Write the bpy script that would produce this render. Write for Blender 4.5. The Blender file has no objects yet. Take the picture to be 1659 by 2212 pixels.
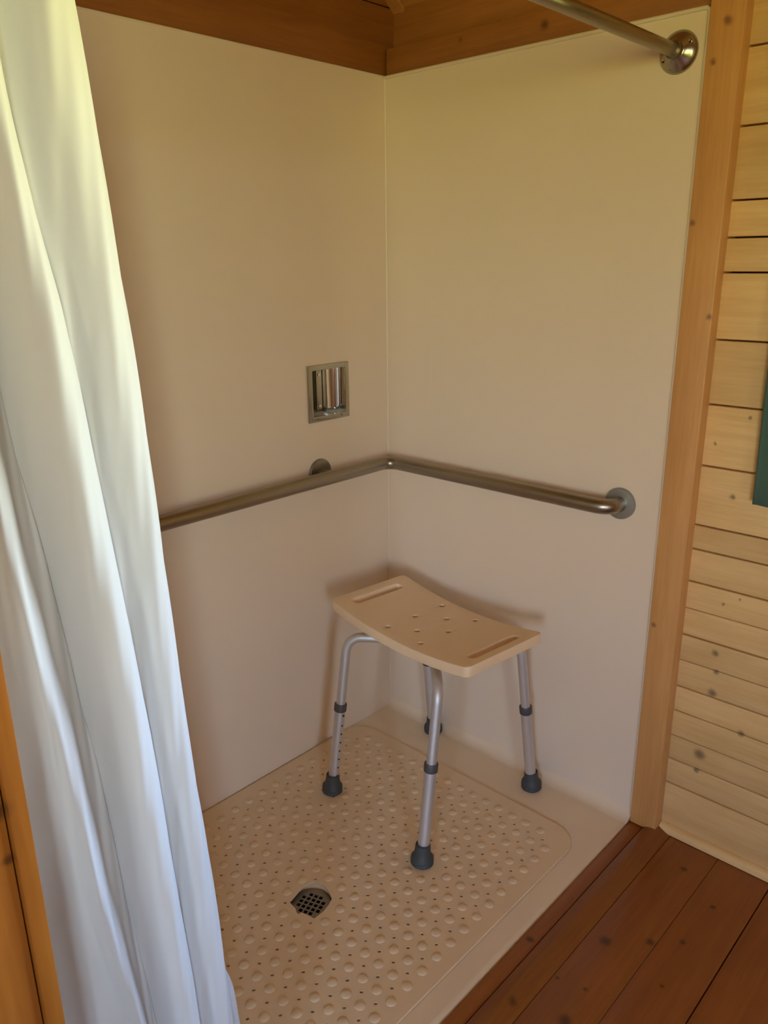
import bpy, bmesh, math, random
from mathutils import Vector, Matrix
import numpy as np

random.seed(7)
C = bpy.context.scene.collection
SC = bpy.context.scene

# ------------------------------------------------------------------ camera
cam_d = bpy.data.cameras.new('camera')
cam = bpy.data.objects.new('camera', cam_d)
C.objects.link(cam)
fwd = Vector((-0.69504361, -0.65254502, -0.30182675))
rgt = Vector((-0.68191233, 0.73135308, -0.0108738))
upv = Vector((-0.22783757, -0.19826162, 0.95330078))
M = Matrix.Identity(4)
for i in range(3):
    M[i][0], M[i][1], M[i][2] = rgt[i], upv[i], -fwd[i]
M[0][3], M[1][3], M[2][3] = 1.7311, 1.6047, 1.4256
cam.matrix_world = M
cam_d.sensor_fit = 'VERTICAL'
cam_d.sensor_height = 36.0
cam_d.lens = 36.0 * 1708.6961 / 2212.0
cam_d.clip_start = 0.01
SC.camera = cam

# ------------------------------------------------------------------ world: sky over a sunlit meadow
SKY = (0.41, 0.63, 1.0)
TREES = (0.20, 0.24, 0.08)
LAWN = (0.62, 0.62, 0.15)
W_STRENGTH = 6.0
EXPOSURE = 3.0
w = bpy.data.worlds.new('sky_world'); SC.world = w
w.use_nodes = True
nt = w.node_tree
for n in list(nt.nodes): nt.nodes.remove(n)
wo = nt.nodes.new('ShaderNodeOutputWorld')
bg = nt.nodes.new('ShaderNodeBackground'); bg.inputs['Strength'].default_value = W_STRENGTH
tc = nt.nodes.new('ShaderNodeTexCoord')
sx = nt.nodes.new('ShaderNodeSeparateXYZ')
mr = nt.nodes.new('ShaderNodeMapRange'); mr.inputs['From Min'].default_value = -1; mr.inputs['From Max'].default_value = 1
rp = nt.nodes.new('ShaderNodeValToRGB')
nt.links.new(tc.outputs['Generated'], sx.inputs[0])
nt.links.new(sx.outputs['Z'], mr.inputs['Value'])
nt.links.new(mr.outputs[0], rp.inputs[0])
nt.links.new(rp.outputs[0], bg.inputs['Color'])
nt.links.new(bg.outputs[0], wo.inputs[0])
cr = rp.color_ramp
cr.elements[0].position = 0.0; cr.elements[0].color = (*LAWN, 1)
cr.elements[1].position = 1.0; cr.elements[1].color = (*SKY, 1)
for pos, col in ((0.46, LAWN), (0.50, (0.62, 0.66, 0.36)), (0.55, (0.75, 0.85, 0.95)), (0.63, SKY)):
    e = cr.elements.new(pos); e.color = (*col, 1)

# windows of the room: W1 in the wall behind the camera, W2 in the right wall; the far-wall one is added fill
W1 = dict(x0=3.05, x1=3.70, z0=0.55, z1=2.50, y=4.20)
W_FILL = dict(y0=2.65, y1=3.50, z0=0.90, z1=1.95, x=4.40)  # added, unseen window in the far wall, brightens the right shower wall
W2 = dict(y0=1.18, y1=2.05, z0=0.95, z1=1.85)

def portal(name, loc, normal, sx_, sy_):
    ld = bpy.data.lights.new(name, 'AREA'); ld.shape = 'RECTANGLE'
    ld.size, ld.size_y = sx_, sy_
    ld.cycles.is_portal = True
    o = bpy.data.objects.new(name, ld); C.objects.link(o)
    o.location = loc
    o.rotation_euler = Vector(normal).to_track_quat('-Z', 'Z').to_euler()
    return o
portal('window_light', ((W1['x0'] + W1['x1']) / 2, W1['y'] + .12, (W1['z0'] + W1['z1']) / 2), (0, -1, 0), W1['x1'] - W1['x0'], W1['z1'] - W1['z0'])
portal('window_light', (-0.14, (W2['y0'] + W2['y1']) / 2, (W2['z0'] + W2['z1']) / 2), (1, 0, 0), W2['y1'] - W2['y0'], W2['z1'] - W2['z0'])
portal('window_light', (W_FILL['x'] + .12, (W_FILL['y0'] + W_FILL['y1']) / 2, (W_FILL['z0'] + W_FILL['z1']) / 2), (-1, 0, 0), W_FILL['y1'] - W_FILL['y0'], W_FILL['z1'] - W_FILL['z0'])  # portal of the added fill window

vs = SC.view_settings
vs.view_transform = 'Standard'
vs.look = 'None'
vs.exposure = EXPOSURE
vs.gamma = 1.0
vs.use_curve_mapping = False
SC.cycles.max_bounces = 10
SC.cycles.diffuse_bounces = 6
SC.cycles.use_denoising = True

# ------------------------------------------------------------------ material helpers
def mat_new(name):
    m = bpy.data.materials.new(name); m.use_nodes = True
    t = m.node_tree
    return m, t, t.nodes['Principled BSDF']

def N(t, kind, **kw):
    n = t.nodes.new(kind)
    for k, v in kw.items():
        setattr(n, k, v)
    return n

def rgb(c): return (c[0], c[1], c[2], 1.0)

def plain(name, col, rough=0.5, metal=0.0, bump=0.0, bscale=300, var=0.04):
    m, t, b = mat_new(name)
    tc = N(t, 'ShaderNodeTexCoord')
    nz = N(t, 'ShaderNodeTexNoise'); nz.inputs['Scale'].default_value = 6; nz.inputs['Detail'].default_value = 4
    t.links.new(tc.outputs['Object'], nz.inputs['Vector'])
    mx = N(t, 'ShaderNodeMix', data_type='RGBA')
    mx.inputs['A'].default_value = rgb([c * (1 - var) for c in col])
    mx.inputs['B'].default_value = rgb([min(1, c * (1 + var)) for c in col])
    t.links.new(nz.outputs['Fac'], mx.inputs['Factor'])
    t.links.new(mx.outputs['Result'], b.inputs['Base Color'])
    b.inputs['Roughness'].default_value = rough
    b.inputs['Metallic'].default_value = metal
    if bump:
        n2 = N(t, 'ShaderNodeTexNoise'); n2.inputs['Scale'].default_value = bscale; n2.inputs['Detail'].default_value = 2
        t.links.new(tc.outputs['Object'], n2.inputs['Vector'])
        bp = N(t, 'ShaderNodeBump'); bp.inputs['Strength'].default_value = bump; bp.inputs['Distance'].default_value = 0.001
        t.links.new(n2.outputs['Fac'], bp.inputs['Height'])
        t.links.new(bp.outputs['Normal'], b.inputs['Normal'])
    return m

def wood(name, light, dark, knot, axis, rough=0.45, grain=1.0, knots=(), rnd_knots=0.0, board_var=0.12, kr=1.0):
    """procedural pine: stretched grain along axis (0,1,2), per board tone, knots at places or scattered"""
    m, t, b = mat_new(name)
    L = t.links.new
    tc = N(t, 'ShaderNodeTexCoord'); oi = N(t, 'ShaderNodeObjectInfo')
    off = N(t, 'ShaderNodeVectorMath', operation='SCALE'); off.inputs[0].default_value = (7.3, 5.1, 9.7)
    L(oi.outputs['Random'], off.inputs['Scale'])
    ad = N(t, 'ShaderNodeVectorMath', operation='ADD')
    L(tc.outputs['Object'], ad.inputs[0]); L(off.outputs[0], ad.inputs[1])
    st = [1.0, 1.0, 1.0]; st[axis] = 0.06
    sc = N(t, 'ShaderNodeVectorMath', operation='MULTIPLY'); sc.inputs[1].default_value = st
    L(ad.outputs[0], sc.inputs[0])
    # broad growth figure
    n1 = N(t, 'ShaderNodeTexNoise'); n1.inputs['Scale'].default_value = 22 * grain; n1.inputs['Detail'].default_value = 5; n1.inputs['Distortion'].default_value = 0.6
    L(sc.outputs[0], n1.inputs['Vector'])
    n2 = N(t, 'ShaderNodeTexNoise'); n2.inputs['Scale'].default_value = 160 * grain; n2.inputs['Detail'].default_value = 3
    L(sc.outputs[0], n2.inputs['Vector'])
    n3 = N(t, 'ShaderNodeTexNoise'); n3.inputs['Scale'].default_value = 5; n3.inputs['Detail'].default_value = 2
    L(ad.outputs[0], n3.inputs['Vector'])
    m1 = N(t, 'ShaderNodeMath', operation='MULTIPLY_ADD'); m1.inputs[1].default_value = 0.55
    L(n1.outputs['Fac'], m1.inputs[0])
    m2 = N(t, 'ShaderNodeMath', operation='MULTIPLY_ADD'); m2.inputs[1].default_value = 0.38; m2.inputs[2].default_value = -0.14
    L(n2.outputs['Fac'], m2.inputs[0]); L(m2.outputs[0], m1.inputs[2])
    m3 = N(t, 'ShaderNodeMath', operation='MULTIPLY_ADD'); m3.inputs[1].default_value = 0.3
    L(n3.outputs['Fac'], m3.inputs[0]); L(m1.outputs[0], m3.inputs[2])
    mp = N(t, 'ShaderNodeMapRange'); mp.inputs['From Min'].default_value = 0.32; mp.inputs['From Max'].default_value = 0.72
    L(m3.outputs[0], mp.inputs['Value'])
    mix = N(t, 'ShaderNodeMix', data_type='RGBA')
    mix.inputs['A'].default_value = rgb(light); mix.inputs['B'].default_value = rgb(dark)
    L(mp.outputs[0], mix.inputs['Factor'])
    # per board tone
    hs = N(t, 'ShaderNodeHueSaturation')
    mv = N(t, 'ShaderNodeMapRange'); mv.inputs['To Min'].default_value = 1 - board_var; mv.inputs['To Max'].default_value = 1 + board_var
    L(oi.outputs['Random'], mv.inputs['Value']); L(mv.outputs[0], hs.inputs['Value'])
    L(mix.outputs['Result'], hs.inputs['Color'])
    col = hs.outputs['Color']
    fac = None
    wob = N(t, 'ShaderNodeTexNoise'); wob.inputs['Scale'].default_value = 60; wob.inputs['Detail'].default_value = 2
    L(tc.outputs['Object'], wob.inputs['Vector'])
    wsub = N(t, 'ShaderNodeVectorMath', operation='MULTIPLY_ADD')
    wsub.inputs[1].default_value = (0.008,) * 3; wsub.inputs[2].default_value = (-0.004,) * 3
    L(wob.outputs['Color'], wsub.inputs[0])
    wadd = N(t, 'ShaderNodeVectorMath', operation='ADD')
    L(tc.outputs['Object'], wadd.inputs[0]); L(wsub.outputs[0], wadd.inputs[1])
    for (kx, ky, kz, r) in knots:
        d = N(t, 'ShaderNodeVectorMath', operation='DISTANCE'); d.inputs[1].default_value = (kx, ky, kz)
        L(wadd.outputs[0], d.inputs[0])
        k = N(t, 'ShaderNodeMapRange', interpolation_type='SMOOTHSTEP'); k.inputs['From Min'].default_value = r * 0.15 * kr; k.inputs['From Max'].default_value = r * 1.25 * kr
        k.inputs['To Min'].default_value = 1; k.inputs['To Max'].default_value = 0
        L(d.outputs['Value'], k.inputs['Value'])
        if fac is None: fac = k.outputs[0]
        else:
            mm = N(t, 'ShaderNodeMath', operation='MAXIMUM'); L(fac, mm.inputs[0]); L(k.outputs[0], mm.inputs[1]); fac = mm.outputs[0]
    if rnd_knots > 0:
        st2 = [1.0, 1.0, 1.0]; st2[axis] = 0.55
        s2 = N(t, 'ShaderNodeVectorMath', operation='MULTIPLY'); s2.inputs[1].default_value = st2
        L(ad.outputs[0], s2.inputs[0])
        vo = N(t, 'ShaderNodeTexVoronoi'); vo.inputs['Scale'].default_value = 8.5
        L(s2.outputs[0], vo.inputs['Vector'])
        sc3 = N(t, 'ShaderNodeSeparateXYZ'); L(vo.outputs['Color'], sc3.inputs[0])
        rr = N(t, 'ShaderNodeMapRange'); rr.inputs['From Min'].default_value = 1 - rnd_knots; rr.inputs['From Max'].default_value = 1.0; rr.inputs['To Min'].default_value = 0.0; rr.inputs['To Max'].default_value = 0.17
        L(sc3.outputs[0], rr.inputs['Value'])
        df = N(t, 'ShaderNodeMath', operation='SUBTRACT'); L(rr.outputs[0], df.inputs[0]); L(vo.outputs['Distance'], df.inputs[1])
        kk = N(t, 'ShaderNodeMapRange', interpolation_type='SMOOTHSTEP'); kk.inputs['From Min'].default_value = -0.03; kk.inputs['From Max'].default_value = 0.05
        L(df.outputs[0], kk.inputs['Value'])
        if fac is None: fac = kk.outputs[0]
        else:
            mm = N(t, 'ShaderNodeMath', operation='MAXIMUM'); L(fac, mm.inputs[0]); L(kk.outputs[0], mm.inputs[1]); fac = mm.outputs[0]
    if fac is not None:
        mk = N(t, 'ShaderNodeMix', data_type='RGBA'); mk.inputs['B'].default_value = rgb(knot)
        kf = N(t, 'ShaderNodeMath', operation='MULTIPLY'); kf.inputs[1].default_value = .78; L(fac, kf.inputs[0])
        L(kf.outputs[0], mk.inputs['Factor']); L(col, mk.inputs['A'])
        col = mk.outputs['Result']
    L(col, b.inputs['Base Color'])
    b.inputs['Roughness'].default_value = rough
    bp = N(t, 'ShaderNodeBump'); bp.inputs['Strength'].default_value = 0.12; bp.inputs['Distance'].default_value = 0.002
    L(n2.outputs['Fac'], bp.inputs['Height']); L(bp.outputs['Normal'], b.inputs['Normal'])
    return m

# ------------------------------------------------------------------ materials
LOGK = [(-.022, .9677, 1.0334, .0045), (-.022, 1.0186, .9192, .008), (-.022, 1.034, 1.0985, .006), (-.022, 1.0283, .6638, .005), (-.022, 1.0249, .5356, .010),
        (-.022, 1.0324, .4894, .008), (-.022, 1.0291, .4323, .013), (-.022, 1.1057, .3536, .010), (-.022, 1.0173, .2556, .017),
        (-.022, 1.0154, .2092, .008), (-.022, 1.0642, .6849, .004), (-.022, .961, .017, .006), (-.022, .99, .016, .006)]
POSTK = [(.014, .9114, 1.8596, .011), (.014, .89, 1.792, .008), (.014, .8807, 1.4948, .008), (.014, .8854, .5782, .008), (.014, .9377, 1.3067, .008)]
FLOORK = [(.4089, 1.0147, 0, .016), (.3452, 1.0882, 0, .012), (.2976, 1.1403, 0, .009), (.1563, 1.1506, 0, .008), (.0844, 1.0524, 0, .011), (.562, .9867, 0, .006),
          (.546, 1.0432, 0, .006), (.6366, 1.0486, 0, .017), (.4336, 1.1549, 0, .006), (.5171, .8908, 0, .011), (.6774, .9514, .005, .012)]
ENDK = [(1.5335, .945, .909, .007), (1.5354, .945, .962, .012)]
M_LOG = wood('pale_pine_log', (.84, .58, .255), (.66, .41, .15), (.13, .08, .045), 1, 0.5, knots=LOGK, board_var=.10)
M_POST = wood('honey_pine', (.66, .345, .115), (.50, .235, .070), (.16, .06, .03), 2, 0.42, knots=POSTK, board_var=.05)
M_BEAM = wood('amber_pine_beam', (.36, .135, .026), (.24, .080, .014), (.08, .03, .01), 0, 0.5, rnd_knots=.25, board_var=.10)
M_BEAMY = wood('amber_pine_rail', (.40, .155, .034), (.27, .095, .018), (.08, .03, .01), 1, 0.5, knots=[(0, .49, 1.93, .013), (0, .25, 1.94, .008)], rnd_knots=.25, board_var=.10)
M_FLOOR = wood('stained_pine_floor', (.34, .115, .018), (.22, .064, .010), (.035, .012, .005), 0, 0.38, knots=FLOORK, board_var=.16)
M_END = wood('knotty_amber_pine', (.30, .100, .013), (.20, .055, .007), (.05, .018, .008), 2, 0.35, knots=ENDK, rnd_knots=.35, board_var=.10)
M_CEIL = wood('ceiling_pine', (.50, .22, .06), (.38, .15, .035), (.05, .02, .01), 0, 0.5, rnd_knots=.3, board_var=.15)
M_ROOM = wood('room_pine_panelling', (.56, .34, .15), (.42, .23, .085), (.10, .04, .02), 0, 0.5, rnd_knots=.3, board_var=.1)
M_DARK = plain('dark_joint', (.05, .03, .015), .9)
M_ACRYL = plain('cream_acrylic', (.82, .685, .52), .33, bump=.03, bscale=900, var=.02)
M_PAN = plain('cream_pan', (.84, .68, .47), .38, bump=.06, bscale=700, var=.02)
M_BEAD = plain('cream_bead', (.78, .66, .50), .35, var=.02)
M_MAT = plain('beige_vinyl', (.82, .635, .405), .42, bump=.04, bscale=500, var=.03)
M_SEAT = plain('beige_plastic', (.88, .66, .41), .48, bump=.35, bscale=420, var=.02)
M_ALU = plain('brushed_aluminium', (.66, .645, .63), .52, .75, var=.03)
M_STEEL = plain('satin_steel', (.35, .31, .255), .34, 1.0, bump=.05, bscale=400, var=.05)
M_FLANGE = plain('satin_flange', (.40, .41, .38), .45, .9, var=.03)
M_CHROME = plain('chrome', (.80, .79, .77), .06, 1.0, var=.01)
M_CHROME2 = plain('worn_chrome', (.42, .385, .31), .22, 1.0, var=.06)
M_RUBBER = plain('grey_rubber', (.055, .062, .062), .6, var=.06)
M_COLLAR = plain('grey_plastic_collar', (.075, .068, .068), .5, var=.03)
M_HOLE = plain('hole_black', (.012, .010, .009), .8)
M_GRATE = plain('drain_steel', (.30, .27, .23), .42, .8, var=.08)
M_GREEN = plain('green_cloth', (.075, .155, .115), .9, bump=.2, bscale=800, var=.1)
M_WHITE = plain('painted_frame', (.55, .36, .17), .5)

def cloth():
    m, t, b = mat_new('white_shower_cloth')
    L = t.links.new
    b.inputs['Base Color'].default_value = (.63, .63, .62, 1)
    b.inputs['Roughness'].default_value = .62
    tr = N(t, 'ShaderNodeBsdfTranslucent'); tr.inputs['Color'].default_value = (.64, .64, .61, 1)
    mx = N(t, 'ShaderNodeMixShader'); mx.inputs[0].default_value = .12
    tc = N(t, 'ShaderNodeTexCoord')
    n1 = N(t, 'ShaderNodeTexNoise'); n1.inputs['Scale'].default_value = 14; n1.inputs['Detail'].default_value = 3
    s = N(t, 'ShaderNodeVectorMath', operation='MULTIPLY'); s.inputs[1].default_value = (1, 1, .35)
    L(tc.outputs['Object'], s.inputs[0]); L(s.outputs[0], n1.inputs['Vector'])
    bp = N(t, 'ShaderNodeBump'); bp.inputs['Strength'].default_value = .25; bp.inputs['Distance'].default_value = .006
    L(n1.outputs['Fac'], bp.inputs['Height'])
    L(bp.outputs['Normal'], b.inputs['Normal']); L(bp.outputs['Normal'], tr.inputs['Normal'])
    out = [n for n in t.nodes if n.type == 'OUTPUT_MATERIAL'][0]
    L(b.outputs[0], mx.inputs[1]); L(tr.outputs[0], mx.inputs[2]); L(mx.outputs[0], out.inputs[0])
    return m
M_CLOTH = cloth()

def glass():
    m, t, b = mat_new('window_glass')
    L = t.links.new
    tr = N(t, 'ShaderNodeBsdfTransparent'); gl = N(t, 'ShaderNodeBsdfGlossy'); gl.inputs['Roughness'].default_value = .02
    fr = N(t, 'ShaderNodeFresnel'); fr.inputs['IOR'].default_value = 1.45
    mx = N(t, 'ShaderNodeMixShader')
    out = [n for n in t.nodes if n.type == 'OUTPUT_MATERIAL'][0]
    L(fr.outputs[0], mx.inputs[0]); L(tr.outputs[0], mx.inputs[1]); L(gl.outputs[0], mx.inputs[2]); L(mx.outputs[0], out.inputs[0])
    return m
M_GLASS = glass()

# ------------------------------------------------------------------ object helpers
def link_mesh(name, me, mat=None, parent=None):
    o = bpy.data.objects.new(name, me); C.objects.link(o)
    if mat is not None:
        for mm in (mat if isinstance(mat, (list, tuple)) else [mat]): me.materials.append(mm)
    if parent is not None: o.parent = parent
    return o

def obj(name, bm, mat, parent=None, smooth=False):
    bmesh.ops.recalc_face_normals(bm, faces=bm.faces)
    me = bpy.data.meshes.new(name); bm.to_mesh(me); bm.free()
    if smooth:
        me.polygons.foreach_set('use_smooth', [True] * len(me.polygons))
        me.set_sharp_from_angle(angle=math.radians(38))
    return link_mesh(name, me, mat, parent)

def tag(o, label, cat, group=None):
    o['label'] = label; o['category'] = cat
    if group: o['group'] = group
    return o

def thing(name, label, cat, loc=(0, 0, 0), rz=0.0):
    o = bpy.data.objects.new(name, None); C.objects.link(o)
    o.empty_display_size = .05
    o.location = loc; o.rotation_euler = (0, 0, rz)
    return tag(o, label, cat)

def struct(o):
    o['kind'] = 'structure'; return o

def add_box(bm, lo, hi, bevel=0.0, seg=2):
    lo = Vector(lo); hi = Vector(hi)
    r = bmesh.ops.create_cube(bm, size=1.0)
    vs_ = r['verts']
    for v in vs_:
        v.co = Vector((lo[i] + (v.co[i] + .5) * (hi[i] - lo[i]) for i in range(3)))
    if bevel > 0:
        es = list({e for v in vs_ for e in v.link_edges})
        bmesh.ops.bevel(bm, geom=es, offset=bevel, segments=seg, affect='EDGES', profile=.5)

def box(name, lo, hi, mat, parent=None, bevel=0.0, seg=2):
    bm = bmesh.new(); add_box(bm, lo, hi, bevel, seg)
    return obj(name, bm, mat, parent, smooth=bevel > 0)

def frame_along(pts):
    """parallel transport frames"""
    P = [Vector(p) for p in pts]
    T = []
    for i in range(len(P)):
        a = P[max(i - 1, 0)]; b_ = P[min(i + 1, len(P) - 1)]
        T.append((b_ - a).normalized())
    n = T[0].orthogonal().normalized()
    out = []
    for i, t in enumerate(T):
        n = (n - t * n.dot(t)).normalized()
        out.append((P[i], n.copy(), t.cross(n)))
    return out

def add_tube(bm, pts, rad, seg=20, caps=True):
    fr = frame_along(pts)
    rings = []
    for i, (p, u, v) in enumerate(fr):
        r = rad[i] if isinstance(rad, (list, tuple)) else rad
        rings.append([bm.verts.new(p + (u * math.cos(a) + v * math.sin(a)) * r) for a in [2 * math.pi * k / seg for k in range(seg)]])
    for a, b_ in zip(rings, rings[1:]):
        for k in range(seg):
            bm.faces.new((a[k], a[(k + 1) % seg], b_[(k + 1) % seg], b_[k]))
    if caps:
        bm.faces.new(rings[0][::-1]); bm.faces.new(rings[-1])

def add_lathe(bm, prof, origin, axis, seg=32):
    """prof: list of (radius, distance along axis)"""
    ax = Vector(axis).normalized(); u = ax.orthogonal().normalized(); v = ax.cross(u); o = Vector(origin)
    rings = []
    for r, h in prof:
        if r < 1e-6: rings.append([bm.verts.new(o + ax * h)])
        else: rings.append([bm.verts.new(o + ax * h + (u * math.cos(2 * math.pi * k / seg) + v * math.sin(2 * math.pi * k / seg)) * r) for k in range(seg)])
    for a, b_ in zip(rings, rings[1:]):
        for k in range(seg):
            k2 = (k + 1) % seg
            if len(a) == 1 and len(b_) == 1: continue
            if len(a) == 1: bm.faces.new((a[0], b_[k2], b_[k]))
            elif len(b_) == 1: bm.faces.new((a[k], a[k2], b_[0]))
            else: bm.faces.new((a[k], a[k2], b_[k2], b_[k]))

def fillet(pts, r, n=8):
    """round the inner corners of a polyline with arcs of radius r (list or number)"""
    P = [Vector(p) for p in pts]; out = [P[0]]
    for i in range(1, len(P) - 1):
        rr = r[i - 1] if isinstance(r, (list, tuple)) else r
        a = (P[i - 1] - P[i]).normalized(); b_ = (P[i + 1] - P[i]).normalized()
        th = a.angle(b_); d = rr / math.tan(th / 2)
        c = P[i] + (a + b_).normalized() * (rr / math.sin(th / 2))
        s = P[i] + a * d - c; e = P[i] + b_ * d - c
        tot = s.angle(e); axn = s.cross(e).normalized()
        for k in range(n + 1):
            out.append(c + Matrix.Rotation(tot * k / n, 3, axn) @ s)
    out.append(P[-1])
    return out

def boolean_diff(o, cutter_bm):
    me = bpy.data.meshes.new('cutter')
    bmesh.ops.recalc_face_normals(cutter_bm, faces=cutter_bm.faces)
    cutter_bm.to_mesh(me); cutter_bm.free()
    co = bpy.data.objects.new('cutter', me); C.objects.link(co)
    co.matrix_world = Matrix.Identity(4)
    md = o.modifiers.new('b', 'BOOLEAN'); md.operation = 'DIFFERENCE'; md.object = co; md.solver = 'EXACT'
    dg = bpy.context.evaluated_depsgraph_get(); dg.update()
    new = bpy.data.meshes.new_from_object(o.evaluated_get(dg))
    o.modifiers.clear()
    old = o.data; o.data = new; new.name = old.name
    bpy.data.objects.remove(co); bpy.data.meshes.remove(me)
    return o

# ================================================================== SETTING
# right wall: slab with the window opening, pine boards laid on it
YB = 4.20          # back wall
XF = 4.40          # far wall
EAVE = 2.06
PITCH = 0.80
RIDGE_X = 2.20
def roof_z(x): return EAVE + PITCH * (min(x, 2 * RIDGE_X - x) + .04)

bm = bmesh.new()
add_box(bm, (-.14, -.12, -.06), (-.075, W2['y0'], 2.12))
add_box(bm, (-.14, W2['y1'], -.06), (-.075, YB + .14, 2.12))
add_box(bm, (-.14, W2['y0'], -.06), (-.075, W2['y1'], W2['z0']))
add_box(bm, (-.14, W2['y0'], W2['z1']), (-.075, W2['y1'], 2.12))
wall_right = struct(obj('wall_right', bm, M_DARK))
seams = [0.002, .142, .213, .281, .352, .42, .492, .56, .63, .699, .78, .839, .9795, 1.118, 1.2577, 1.396, 1.465, 1.537, 1.675, 1.816, 1.956, 2.075]
tight = {.213, .281, .352, .63, .492}
for z0, z1 in zip(seams, seams[1:]):
    g0 = .0007 if z0 in tight else .0016
    g1 = .0007 if z1 in tight else .0016
    xo = -.022 - random.uniform(0, .0015)
    spans = [(.9, YB)]
    if z1 > W2['z0'] and z0 < W2['z1']: spans = [(.9, W2['y0']), (W2['y1'], YB)]
    for ya, yb in spans:
        o = box('log_board', (-.075, ya, z0 + g0), (xo, yb, z1 - g1), M_LOG, wall_right, .003, 2)
# tall beam over the shower panel on this wall: upper log set back, lower rail proud
box('log_beam', (-.075, -.08, 1.962), (-.040, .90, 2.075), M_BEAMY, wall_right, .002)

# end logs above the left panel (gable wall)
bm = bmesh.new()
vsx = [(-.14, -.06), (2 * RIDGE_X + .1, -.06), (2 * RIDGE_X + .1, roof_z(2 * RIDGE_X + .1)), (RIDGE_X, roof_z(RIDGE_X) + .1), (-.14, EAVE)]
fr_ = [bm.verts.new((x, -.075, z)) for x, z in vsx]; bk_ = [bm.verts.new((x, -.14, z)) for x, z in vsx]
bm.faces.new(fr_); bm.faces.new(bk_[::-1])
for i in range(5): bm.faces.new((fr_[i], bk_[i], bk_[(i + 1) % 5], fr_[(i + 1) % 5]))
wall_left = struct(obj('wall_left', bm, M_DARK))
zz = 1.8955
for h in (.165, .14, .14, .14, .14, .14, .14, .14, .14):
    zb = zz + h
    # the logs shorten under the roof slope
    xa = max(-.075, (zz - EAVE) / PITCH - .07)
    xb = min(2 * RIDGE_X + .05, 2 * RIDGE_X - xa)
    if xb - xa > .2:
        box('log_beam', (xa, -.075, zz + .001), (xb, -.003, zb - .001), M_BEAM, wall_left, .003)
    zz = zb

# back wall with window opening, far wall, partition beyond the shower
def pane_wall(name, x0, x1, win, zt):
    bm = bmesh.new()
    y0, y1 = YB, YB + .10
    add_box(bm, (x0, y0, -.06), (win['x0'], y1, zt)); add_box(bm, (win['x1'], y0, -.06), (x1, y1, zt))
    add_box(bm, (win['x0'], y0, -.06), (win['x1'], y1, win['z0'])); add_box(bm, (win['x0'], y0, win['z1']), (win['x1'], y1, zt))
    return struct(obj(name, bm, M_ROOM))
wall_back = pane_wall('wall_back', -.14, XF + .1, W1, 4.2)
bm = bmesh.new()
add_box(bm, (XF, -.14, -.06), (XF + .1, W_FILL['y0'], 3.0)); add_box(bm, (XF, W_FILL['y1'], -.06), (XF + .1, YB + .1, 3.0))
add_box(bm, (XF, W_FILL['y0'], -.06), (XF + .1, W_FILL['y1'], W_FILL['z0'])); add_box(bm, (XF, W_FILL['y0'], W_FILL['z1']), (XF + .1, W_FILL['y1'], 3.0))
wall_far = struct(obj('wall_far', bm, M_ROOM))

# partition (end of the shower): knotty boards facing the room
wall_end = struct(box('wall_end', (1.545, -.07, -.06), (1.60, .90, 2.30), M_DARK))
wall_part = struct(box('wall_front', (1.545, .90, -.06), (XF, .93, 4.0), M_DARK))
bx = 1.5305
for k in range(24):
    bw = (.118, .128, .135, .122)[k % 4]
    if bx + bw > XF: bw = XF - bx
    if bw < .02: break
    box('wall_board', (bx + .0006, .93, .0), (bx + bw - .0006, .945, 3.98), M_END, wall_part, .002)
    bx += bw
trim_2 = struct(box('trim_2', (1.512, .872, .001), (1.5298, .9505, 2.45), M_END, None, .0025))

# right post beside the shower panel
trim_1 = struct(box('trim_1', (-.07, .8735, .002), (.014, .9435, 2.10), M_POST, None, .0035))
# rail above the right panel
trim_3 = struct(box('trim_3', (-.075, .002, 1.8965), (-.0035, .8725, 1.961), M_BEAMY, None, .0025))

# window casings and sashes
def window(name, axis, a0, a1, z0, z1, d0, d1, inward):
    """axis 'x': opening spans x at constant y; 'y': spans y at constant x"""
    def P(a, z, d): return (a, d, z) if axis == 'x' else (d, a, z)
    def bar(nm, a, b_, c_, d_, par, mat=M_WHITE, da=None, db=None):
        lo = P(a, c_, min(d0, d1) if da is None else da); hi = P(b_, d_, max(d0, d1) if db is None else db)
        lo2 = [min(l, h) for l, h in zip(lo, hi)]; hi2 = [max(l, h) for l, h in zip(lo, hi)]
        return box(nm, lo2, hi2, mat, par, .003)
    fw = .04
    bm = bmesh.new()
    lo, hi = min(d0, d1), max(d0, d1)
    for (a, b_, c_, d_) in ((a0, a0 + fw, z0, z1), (a1 - fw, a1, z0, z1), (a0 + fw, a1 - fw, z0, z0 + fw), (a0 + fw, a1 - fw, z1 - fw, z1)):
        q0, q1 = P(a, c_, lo), P(b_, d_, hi)
        add_box(bm, [min(l, h) for l, h in zip(q0, q1)], [max(l, h) for l, h in zip(q0, q1)], .002)
    root = struct(obj(name, bm, M_WHITE))
    mid = (a0 + a1) / 2; c = (lo + hi) / 2
    bar('mullion', mid - .012, mid + .012, z0 + fw, z1 - fw, root, da=c - .012, db=c + .012)
    bar('window_pane', a0 + fw, mid - .012, z0 + fw, z1 - fw, root, M_GLASS, c - .002, c + .002)
    bar('window_pane', mid + .012, a1 - fw, z0 + fw, z1 - fw, root, M_GLASS, c - .002, c + .002)
    return root
window('window_1', 'x', W1['x0'], W1['x1'], W1['z0'], W1['z1'], YB + .01, YB + .09, -1)
window('window_fill', 'y', W_FILL['y0'], W_FILL['y1'], W_FILL['z0'], W_FILL['z1'], XF + .01, XF + .09, 1)  # casing of the added fill window
window('window_2', 'y', W2['y0'], W2['y1'], W2['z0'], W2['z1'], -.13, -.03, 1)

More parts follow.
